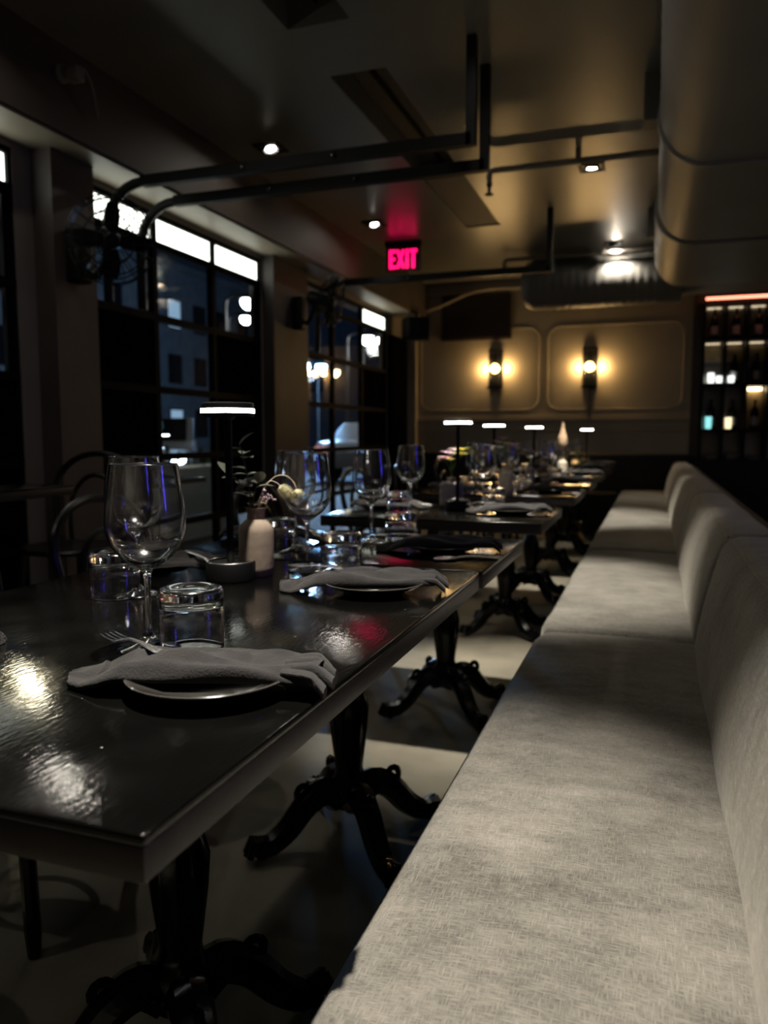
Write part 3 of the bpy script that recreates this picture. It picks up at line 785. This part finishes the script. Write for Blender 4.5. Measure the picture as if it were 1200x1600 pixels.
dup(ch, (-2.02 - .40, 1.45, .11), PI / 2, 'black bentwood chair at the near side of the dark left-edge table')

# ------------------------------------------------------------------ tableware prototypes
def wine_glass0():
    o = [(.0, .0), (.043, 0), (.0445, .0012), (.043, .0025), (.028, .0048), (.012, .010), (.0062, .020), (.0046, .040), (.0042, .075), (.0048, .098), (.0080, .110), (.020, .1185), (.036, .130), (.0485, .147), (.0545, .166), (.0553, .182), (.0535, .205), (.0495, .235), (.0462, .2583), (.04615, .2594), (.0459, .2602), (.0455, .2605)]
    inn = [(.0451, .2602), (.04485, .2594), (.0448, .2583), (.0483, .235), (.0523, .205), (.0541, .182), (.0532, .166), (.0472, .148), (.035, .132), (.019, .1215), (.0, .1165)]
    return MB().lathe(o + inn, 48)
def tumbler0():     # turned upside down: rim on the table, thick base on top
    o = [(.0435, 0), (.0445, 0), (.0450, .001), (.0458, .03), (.0462, .066), (.0455, .078), (.042, .0835), (.036, .0842), (.028, .0805), (.012, .0790), (0, .0788)]
    inn = [(0, .0655), (.03, .066), (.0405, .064), (.0435, .056), (.0440, .03), (.0432, .001)]
    return MB().lathe(list(reversed(inn)) [0:0] + o + inn, 48)
def closed_tumbler():
    o = [(.0438, .0), (.0446, .0004), (.0451, .002), (.0458, .03), (.0462, .066), (.0456, .078), (.0425, .0832), (.037, .0842), (.028, .0808), (.012, .0792), (.0, .0790)]
    inn = [(.0, .0650), (.030, .0656), (.0400, .0635), (.0432, .056), (.0438, .03), (.0430, .003), (.0432, .0006)]
    b = MB(); n = 48
    prof = inn + o      # inner crown down to rim, then outer wall up
    b.lathe(prof, n); b.f = b.f[:-2]; b.add([], [])
    b.f.append(tuple(reversed(range(n)))); b.f.append(tuple((len(prof) - 1) * n + k for k in range(n)))
    return b
def plate0():
    return MB().lathe([(0, .0), (.058, 0), (.060, .003), (.085, .012), (.098, .0185), (.0985, .0205), (.0965, .0215), (.083, .0160), (.060, .0075), (0, .0065)], 56)
def napkin0(seed=0):
    rnd = random.Random(seed); ph = [rnd.uniform(0, 6) for _ in range(6)]
    b = MB(); NU, NV = 60, 48; P = []
    for i in range(NU + 1):
        u = i / NU; x = -.170 + .305 * u
        hw = .048 * min(1, u / .20)**.5
        hw *= 1 + .16 * math.sin(PI * min(1, u / .75)) - .12 * max(0, (u - .75) / .25)
        hw = max(hw, .007)
        cy = .018 * math.sin(2.4 * u + .3) - .006
        rim = .0185
        zb = .0015 + (rim - .0015) * max(0, min(1, (u - .10) / .16))
        tk = .007 + .015 * math.sin(PI * min(1, u * .8 + .12))**.8
        row = []
        for j in range(NV):
            a = 2 * PI * j / NV; cv, sv = math.cos(a), math.sin(a)
            vy = math.copysign(abs(cv)**.8, cv); vz = math.copysign(abs(sv)**.8, sv)
            y = cy + hw * vy
            if vz >= 0:
                fold = .0042 * math.sin(9 * u + ph[0] + 3 * vy) + .003 * math.sin(15 * vy + 6 * u + ph[1]) * math.sin(PI * u) + .0036 * math.sin(5 * vy - 12 * u + ph[2])
                dg = vy - (-1.0 + 1.7 * u)            # diagonal overlap of the folded corner
                step = -.0055 / (1 + math.exp(-26 * dg)) if .12 < u < .96 else 0
                z = zb + tk * vz + (fold + step) * vz
            else:
                z = zb + vz * .005 * (1 if u > .2 else .3) * (.4 + .6 * abs(vy))
            row.append((x + .006 * math.sin(3 * vy + ph[3]) * (u > .03), y, max(z, .0006 + .0004 * (vz > 0))))
        P.append(row)
    b.grid(P, closed_v=True)
    b.add(P[0], [tuple(range(NV))])
    c = [(p[0] - .012, cy + (p[1] - cy) * .78, zb + .003 + (p[2] - zb) * .7) for p in P[-1]]
    b.grid([P[-1], c], closed_v=True); b.add(c, [tuple(reversed(range(NV)))])
    # three loose pleats that spill out of the rolled end
    for q, (py, dz, L_) in enumerate(((-.030, -.004, .020), (-.014, .001, .027), (.003, .002, .027), (.019, .0, .019))):
        path = smoothpath([(.095, py * .7 + cy, .025), (.128, py + cy, .028 + dz), (.128 + L_ * .55, py * 1.15 + cy, .021 + dz), (.128 + L_, py * 1.25 + cy - .004, .013 + dz)], 5)
        rows = []
        for k, p in enumerate(path):
            f = k / (len(path) - 1); wy = .0150 * (1 - .05 * f); wz = .0085 * (1 - .10 * f)
            rows.append([(p.x, p.y + wy * math.cos(g), p.z + wz * math.sin(g) * (1 + .25 * math.cos(2 * g + q))) for g in [m * 2 * PI / 14 for m in range(14)]])
        b.grid(rows, closed_v=True); b.add(rows[-1], [tuple(range(14))]); b.add(rows[0], [tuple(range(14))])
    return b
def fork0():        # tines towards -X
    b = MB()
    for k in range(4):
        y = -.0105 + k * .007
        b.tube([(-.095, y * .95, .006), (-.075, y, .0035), (-.048, y, .002), (-.040, y * .9, .0025)], [.0012, .0020, .0022, .0022], 6)
    P = []
    for x, w_, z in ((-.044, .0130, .0025), (-.035, .0130, .003), (-.026, .0095, .0045), (-.018, .0050, .006), (0, .0035, .007), (.04, .0045, .006), (.075, .0065, .004), (.09, .0070, .003), (.096, .004, .003)):
        P.append([(x, -w_, z), (x, -w_ * .6, z + .0018), (x, w_ * .6, z + .0018), (x, w_, z), (x, w_ * .6, z - .0012), (x, -w_ * .6, z - .0012)])
    b.grid(P, closed_v=True); b.add(P[0], [tuple(range(6))]); b.add(P[-1], [tuple(range(6))])
    return b
PROTO = {}
def single(kind, mbf, m, loc, rz, label, cat, group, tilt=None):
    if kind not in PROTO:
        o = mbf().build(kind.split('#')[0], m, ang=100 if m is M['glass'] else 42); PROTO[kind] = o
    else:
        o = PROTO[kind].copy(); COL.objects.link(o)
    o.location = loc; o.rotation_euler = (tilt[0] if tilt else 0, tilt[1] if tilt else 0, rz)
    return tag(o, label, cat, group)
def setting(x, y, rz, where, seed, cutlery=True, gl=True, dx=0, tz=TH, wv=(0, 0), nap=(0, 0, 0)):
    R = Matrix.Rotation(rz, 3, 'Z')
    def P(a, b, z=0):
        v = R @ Vector((a, b, 0)); return (x + v.x, y + v.y, tz + z + .0004)
    single('side_plate', plate0, M['plate'], P(0, 0), rz, 'dark glazed side plate under the napkin, ' + where, 'plate', 'side plates')
    single('napkin#%d' % (seed % 3), lambda: napkin0(seed % 3), M['napkin'], P(-.005 + nap[0], .002 + nap[1]), rz + .26 + nap[2], 'folded charcoal napkin, ' + where, 'napkin', 'charcoal napkins')
    if cutlery:
        single('fork', fork0, M['steel'], P(-.136, .034, .030), rz - .57, 'steel fork lying on the napkin, ' + where, 'fork', 'steel forks', (0, -.10))
    if gl:
        single('wine_glass', wine_glass0, M['glass'], P(-.178 + wv[0], .125 + wv[1]), rz, 'empty stemmed wine glass, ' + where, 'wine glass', 'wine glasses')
        single('tumbler', closed_tumbler, M['glass'], P(-.127 + wv[0] * .6, .155 + wv[1]), rz, 'upside-down tumbler, ' + where, 'tumbler', 'tumblers')
setting(-.490, .775, 0, 'near bench side of the long front table', 0)
setting(-.500, 1.375, 0, 'far bench side of the long front table', 1, wv=(-.045, .05), nap=(-.01, 0, .06))
setting(-1.035, 1.445, PI, 'far chair side of the long front table', 2, wv=(.06, .115))
setting(-1.045, .80, PI, 'near chair side of the long front table', 1, gl=True)
for i in range(1, 8):
    nm, x0, x1, y0, y1 = TB[i]; cy = (y0 + y1) / 2
    setting(-.505, cy - .03, 0, 'bench side of the %s' % nm, i, i < 4, wv=((-.06, -.01) if i not in (2, 4, 6) else ((.03, .05) if i != 6 else (-.06, -.07))), nap=(0, 0, .08 * ((i % 3) - 1)))
    setting(-1.03, cy + .03, PI, 'chair side of the %s' % nm, i + 1, i < 4, wv=(.03, .02), nap=(0, 0, .08 * ((i % 3) - 1)))
def spoon0():
    b = MB(); b.sphere((-.055, 0, .006), .022, 14, 8, (1.35, .9, .22)); P = smoothpath([(-.03, 0, .006), (0, 0, .009), (.05, 0, .006), (.085, 0, .004)])
    b.tube(P, [.0028] * 6 + [.0035] * 4 + [.005] * 3, 6); return b
single('spoon', spoon0, M['steel'], (-.415, 1.80, TH), .5, 'small steel spoon at the bench corner of the second table', 'spoon', None)

# ------------------------------------------------------------------ table lamps
def lamp0():
    t = thing('table_lamp', 'lamp', 'table lamp', (0, 0, 0), 0, 'cordless table lamps')
    b = MB().lathe([(0, 0), (.049, 0), (.051, .002), (.051, .036), (.049, .039), (.047, .037), (.0, .037)], 40).build('base', M['black'], t)
    MB().tube([(.0480 * math.cos(a), .0480 * math.sin(a), .0392) for a in [k * 2 * PI / 40 for k in range(40)]], .0009, 5, True).build('base_rim', M['steel'], b)
    MB().lathe([(.0075, .037), (.0075, .330), (.022, .345)], 20).build('pole', M['black'], t)
    MB().lathe([(.0, .366), (.050, .366), (.0530, .364), (.0535, .3535), (.052, .3535), (0, .3535)], 48).build('shade_top', M['black'], t)
    MB().lathe([(0, .3535), (.0538, .3535), (.0545, .352), (.0545, .3465), (.0538, .345), (.048, .345), (.0, .346)], 48).build('diffuser', M['lampglow'], t)
    MB().lathe([(.047, .345), (.0535, .345), (.0530, .3375), (.052, .3375), (.0515, .3435), (.047, .344)], 48).build('lower_rim', M['black'], t)
    return t
lp = lamp0(); lp['label'] = 'black table lamp with a thin white light band on the long front table'; lp.location = (-.826, 1.394, TH)
for (x, y, z, lab) in ((-.741, 3.02, TH, 'glowing table lamp on the third table, largest of the distant ones'), (-.789, 4.0, TH, 'glowing table lamp on the fourth table behind pink flowers'),
                       (-.735, 5.06, TH, 'glowing table lamp on the fifth table between the sconces'), (-.58, 7.28, TH, 'glowing table lamp on the seventh table below the right sconce'),
                       (-3.75, 5.3, TH - .05, 'glowing table lamp on the patio table outside the glass')):
    dup(lp, (x, y, z + .0003), 0, lab)

# ------------------------------------------------------------------ vases and flowers
def vase_round(lab, loc, m, s=1.0):
    t = thing('vase', lab, 'vase', loc, 0, 'bud vases')
    o = [(0, 0), (.033, 0), (.0365, .004), (.037, .02), (.0375, .095), (.035, .108), (.026, .117), (.0195, .122), (.0180, .134), (.0215, .144), (.0235, .1465)]
    i_ = [(.0205, .1465), (.0155, .134), (.0165, .122), (.031, .100), (.033, .02), (0, .008)]
    MB().lathe([(r * s, z * s) for r, z in o + i_], 40).build('body', m, t)
    return t
def leaf_blade(b, base, d, n, L, W):
    d = Vector(d).normalized(); n = Vector(n); s_ = d.cross(n).normalized(); n = s_.cross(d).normalized(); base = Vector(base)
    P = []
    for i in range(7):
        u = i / 6; w_ = W * math.sin(PI * min(.98, .06 + u * .94))**.7
        c = base + d * L * u + n * (-.25 * L * u * u)
        P.append([c - s_ * w_ + n * w_ * .25, c, c + s_ * w_ + n * w_ * .25])
    b.grid(P)
def eucalyptus(lab, loc):
    t = thing('eucalyptus_sprig', lab, 'foliage', loc)
    rnd = random.Random(4)
    for q, (tip, nl) in enumerate((((-.028, .0, .265), 9), ((-.070, .02, .20), 7), ((.012, .01, .185), 5))):
        path = smoothpath([(0, 0, -.11), (0, 0, .0), (tip[0] * .5, tip[1] * .5, tip[2] * .5 - .04), (tip[0], tip[1], tip[2] - .12)], 6)
        st = MB().tube(path, .0016, 5).build('stem', M['stem'], t)
        for k in range(nl):
            f = .42 + .58 * k / (nl - 1); p = path[min(len(path) - 1, int(f * (len(path) - 1)))]
            a = k * 2.4 + q; d = Vector((math.cos(a), math.sin(a), .35 if k < nl - 1 else 1.4)); b = MB()
            leaf_blade(b, p, d, (0, 0, 1), .033 + .008 * rnd.random(), .0135); b.build('leaf', M['leaf'], st)
    return t
def dried(lab, loc, pts, head):
    t = thing('dried_flower', lab, 'flower', loc, 0, 'dried flowers in the clay vase')
    path = smoothpath(pts, 6)
    MB().tube(path, .0011, 5).build('stem', M['drystem'], t)
    e = path[-1]; d = (path[-1] - path[-3]).normalized(); b = MB(); r_, L = head
    rnd = random.Random(int(L * 1e4)); Q = d.to_track_quat('Z', 'X').to_matrix()
    b.add([], [])
    n = int(90 * L / .03)
    prof = [(r_ * .62 * math.sin(PI * (i + .4) / 8.4)**.6, L * i / 8) for i in range(9)]
    b.lathe(prof, 12, M=Matrix.Translation(e) @ Q.to_4x4())
    b.build('flower_core', M['dry'], t)
    for k in range(n):
        u = (k + .5) / n; a = k * 2.399
        rr = r_ * .55 * math.sin(PI * (.08 + .86 * u))**.6
        p = Vector((rr * math.cos(a), rr * math.sin(a), L * u)); dd = Vector((math.cos(a), math.sin(a), .55))
        bb = b if k else None
        if k == 0: pet = MB()
        leaf_blade(pet, e + Q @ p, Q @ dd, Q @ Vector((0, 0, 1)), .0075, .0024)
    o = pet.build('petals', M['dry'], t, False); o['kind'] = 'stuff'
    return t
VX, VY = -.797, 1.452
vase_round('two-tone clay vase beside the lamp on the long front table', (VX, VY, TH + .0003), M['vase'])
eucalyptus('dark eucalyptus sprig in the clay vase by the lamp', (VX - .008, VY, TH + .135))
# the dried stems rise from the vase and nod over to the right (towards +X +Y in the room)
ux, uy = .944, .33
def rel(a, z, c=0): return (a * ux - c * uy, a * uy + c * ux, z)
dried('cream dried bunny-tail bloom arching out of the clay vase', (VX + .006, VY, TH + .135), [rel(0, -.11), rel(0, 0), rel(.004, .035), rel(.022, .066), rel(.038, .0655), rel(.047, .058)], (.0165, .042))
dried('small round cream dried bloom at the end of the longest arching stem', (VX + .006, VY + .004, TH + .135), [rel(.002, -.11), rel(.002, 0), rel(.006, .040), rel(.030, .074), rel(.055, .080), rel(.074, .066), rel(.080, .050)], (.0145, .019))
t = thing('heather_sprig', 'tiny pink sprig at the mouth of the clay vase', 'flower', (VX + .006, VY - .006, TH + .135))
for q in range(3):
    p = smoothpath([rel(0, -.1), rel(0, 0), rel(.012 + .006 * q, .03), rel(.016 + .01 * q, .05 - .01 * q)], 4)
    st = MB().tube(p, .0009, 4).build('stem', M['drystem'], t); b = MB()
    for k in range(7): b.sphere(p[-1 - (k % 6)] + Vector((random.uniform(-.004, .004), random.uniform(-.004, .004), random.uniform(-.003, .004))), .0026, 6, 4)
    b.build('blossoms', M['pink'], st)

def square_vase(lab, loc, m, w_=.048, h=.105):
    t = thing('vase', lab, 'vase', loc, .2, 'bud vases')
    MB().rbox(-w_, w_, -w_ * .8, w_ * .8, 0, h, .016, 4).build('body', m, t)
    MB().lathe([(.022, h - .004), (.018, h + .008), (.022, h + .018), (.017, h + .018), (.013, h - .002)], 24).build('neck', m, t)
    return t
def bouquet(lab, loc, h, ms, n, spread, seed):
    t = thing('flower_bunch', lab, 'flowers', loc); rnd = random.Random(seed)
    for k in range(n):
        a = k * 2.4; s_ = spread * (.3 + .7 * rnd.random()); tip = (s_ * math.cos(a), s_ * math.sin(a), h * (.55 + .45 * rnd.random()))
        p = smoothpath([(0, 0, -.03), (tip[0] * .15, tip[1] * .15, tip[2] * .35), (tip[0] * .6, tip[1] * .6, tip[2] * .75), tip], 4)
        st = MB().tube(p, .0016, 5).build('stem', M['green'], t); b = MB()
        for q in range(6):
            g = q * PI / 3; leaf_blade(b, tip, (math.cos(g), math.sin(g), .6), (0, 0, 1), .034, .010)
        b.build('bloom', ms[k % len(ms)], st)
    return t
square_vase('squat pale bottle vase on the third table', (-.795, 3.135, TH + .0003), M['vasew'])
bouquet('white and pink flowers in the squat pale vase, third table', (-.795, 3.135, TH + .1235), .12, [M['white'], M['pink'], M['yellow']], 9, .06, 3)
vase_round('tall cream vase on the fourth table', (-.705, 3.91, TH + .0003), M['vasec'], 1.0)
bouquet('pink and yellow flowers in the tall cream vase, fourth table', (-.705, 3.91, TH + .147), .14, [M['pink'], M['pink'], M['yellow'], M['white']], 9, .075, 9)
vase_round('cream vase holding a tan plume on the sixth table', (-.66, 6.05, TH + .0003), M['vasec'], .9)
t = thing('pampas_plume', 'fluffy tan plume in the vase on the sixth table', 'plume', (-.66, 6.05, TH + .133))
MB().tube(smoothpath([(0, 0, -.09), (0, 0, .02), (.01, 0, .07)]), .002, 5).build('stem', M['drystem'], t)
MB().lathe([(.004, .04), (.026, .07), (.036, .11), (.030, .16), (.016, .20), (.006, .25), (0, .27)], 14, flute=lambda a, z: 1 + .2 * math.sin(5 * a + 60 * z)).build('plume', M['pampas'], t)
vase_round('small cream vase on the fifth table', (-.74, 4.95, TH + .0003), M['vasew'], .8)
bouquet('white flowers in the small vase on the fifth table', (-.74, 4.95, TH + .118), .09, [M['white']], 6, .05, 11)
# patio table dressing outside the glass
PZ = TH - .05
vase_round('cream vase on the patio table outside', (-3.95, 5.22, PZ + .0003), M['vasec'], .9)
bouquet('orange-pink flowers in the vase on the patio table', (-3.95, 5.22, PZ + .133), .14, [M['pampas'], M['white'], M['pink']], 8, .08, 5)
single('wine_glass', wine_glass0, M['glass'], (-3.68, 5.15, PZ), 0, 'empty wine glass on the patio table outside', 'wine glass', 'wine glasses')
single('napkin#1', None, M['napkin'], (-4.05, 5.1, PZ), .4, 'folded napkin on the patio table outside', 'napkin', 'charcoal napkins')
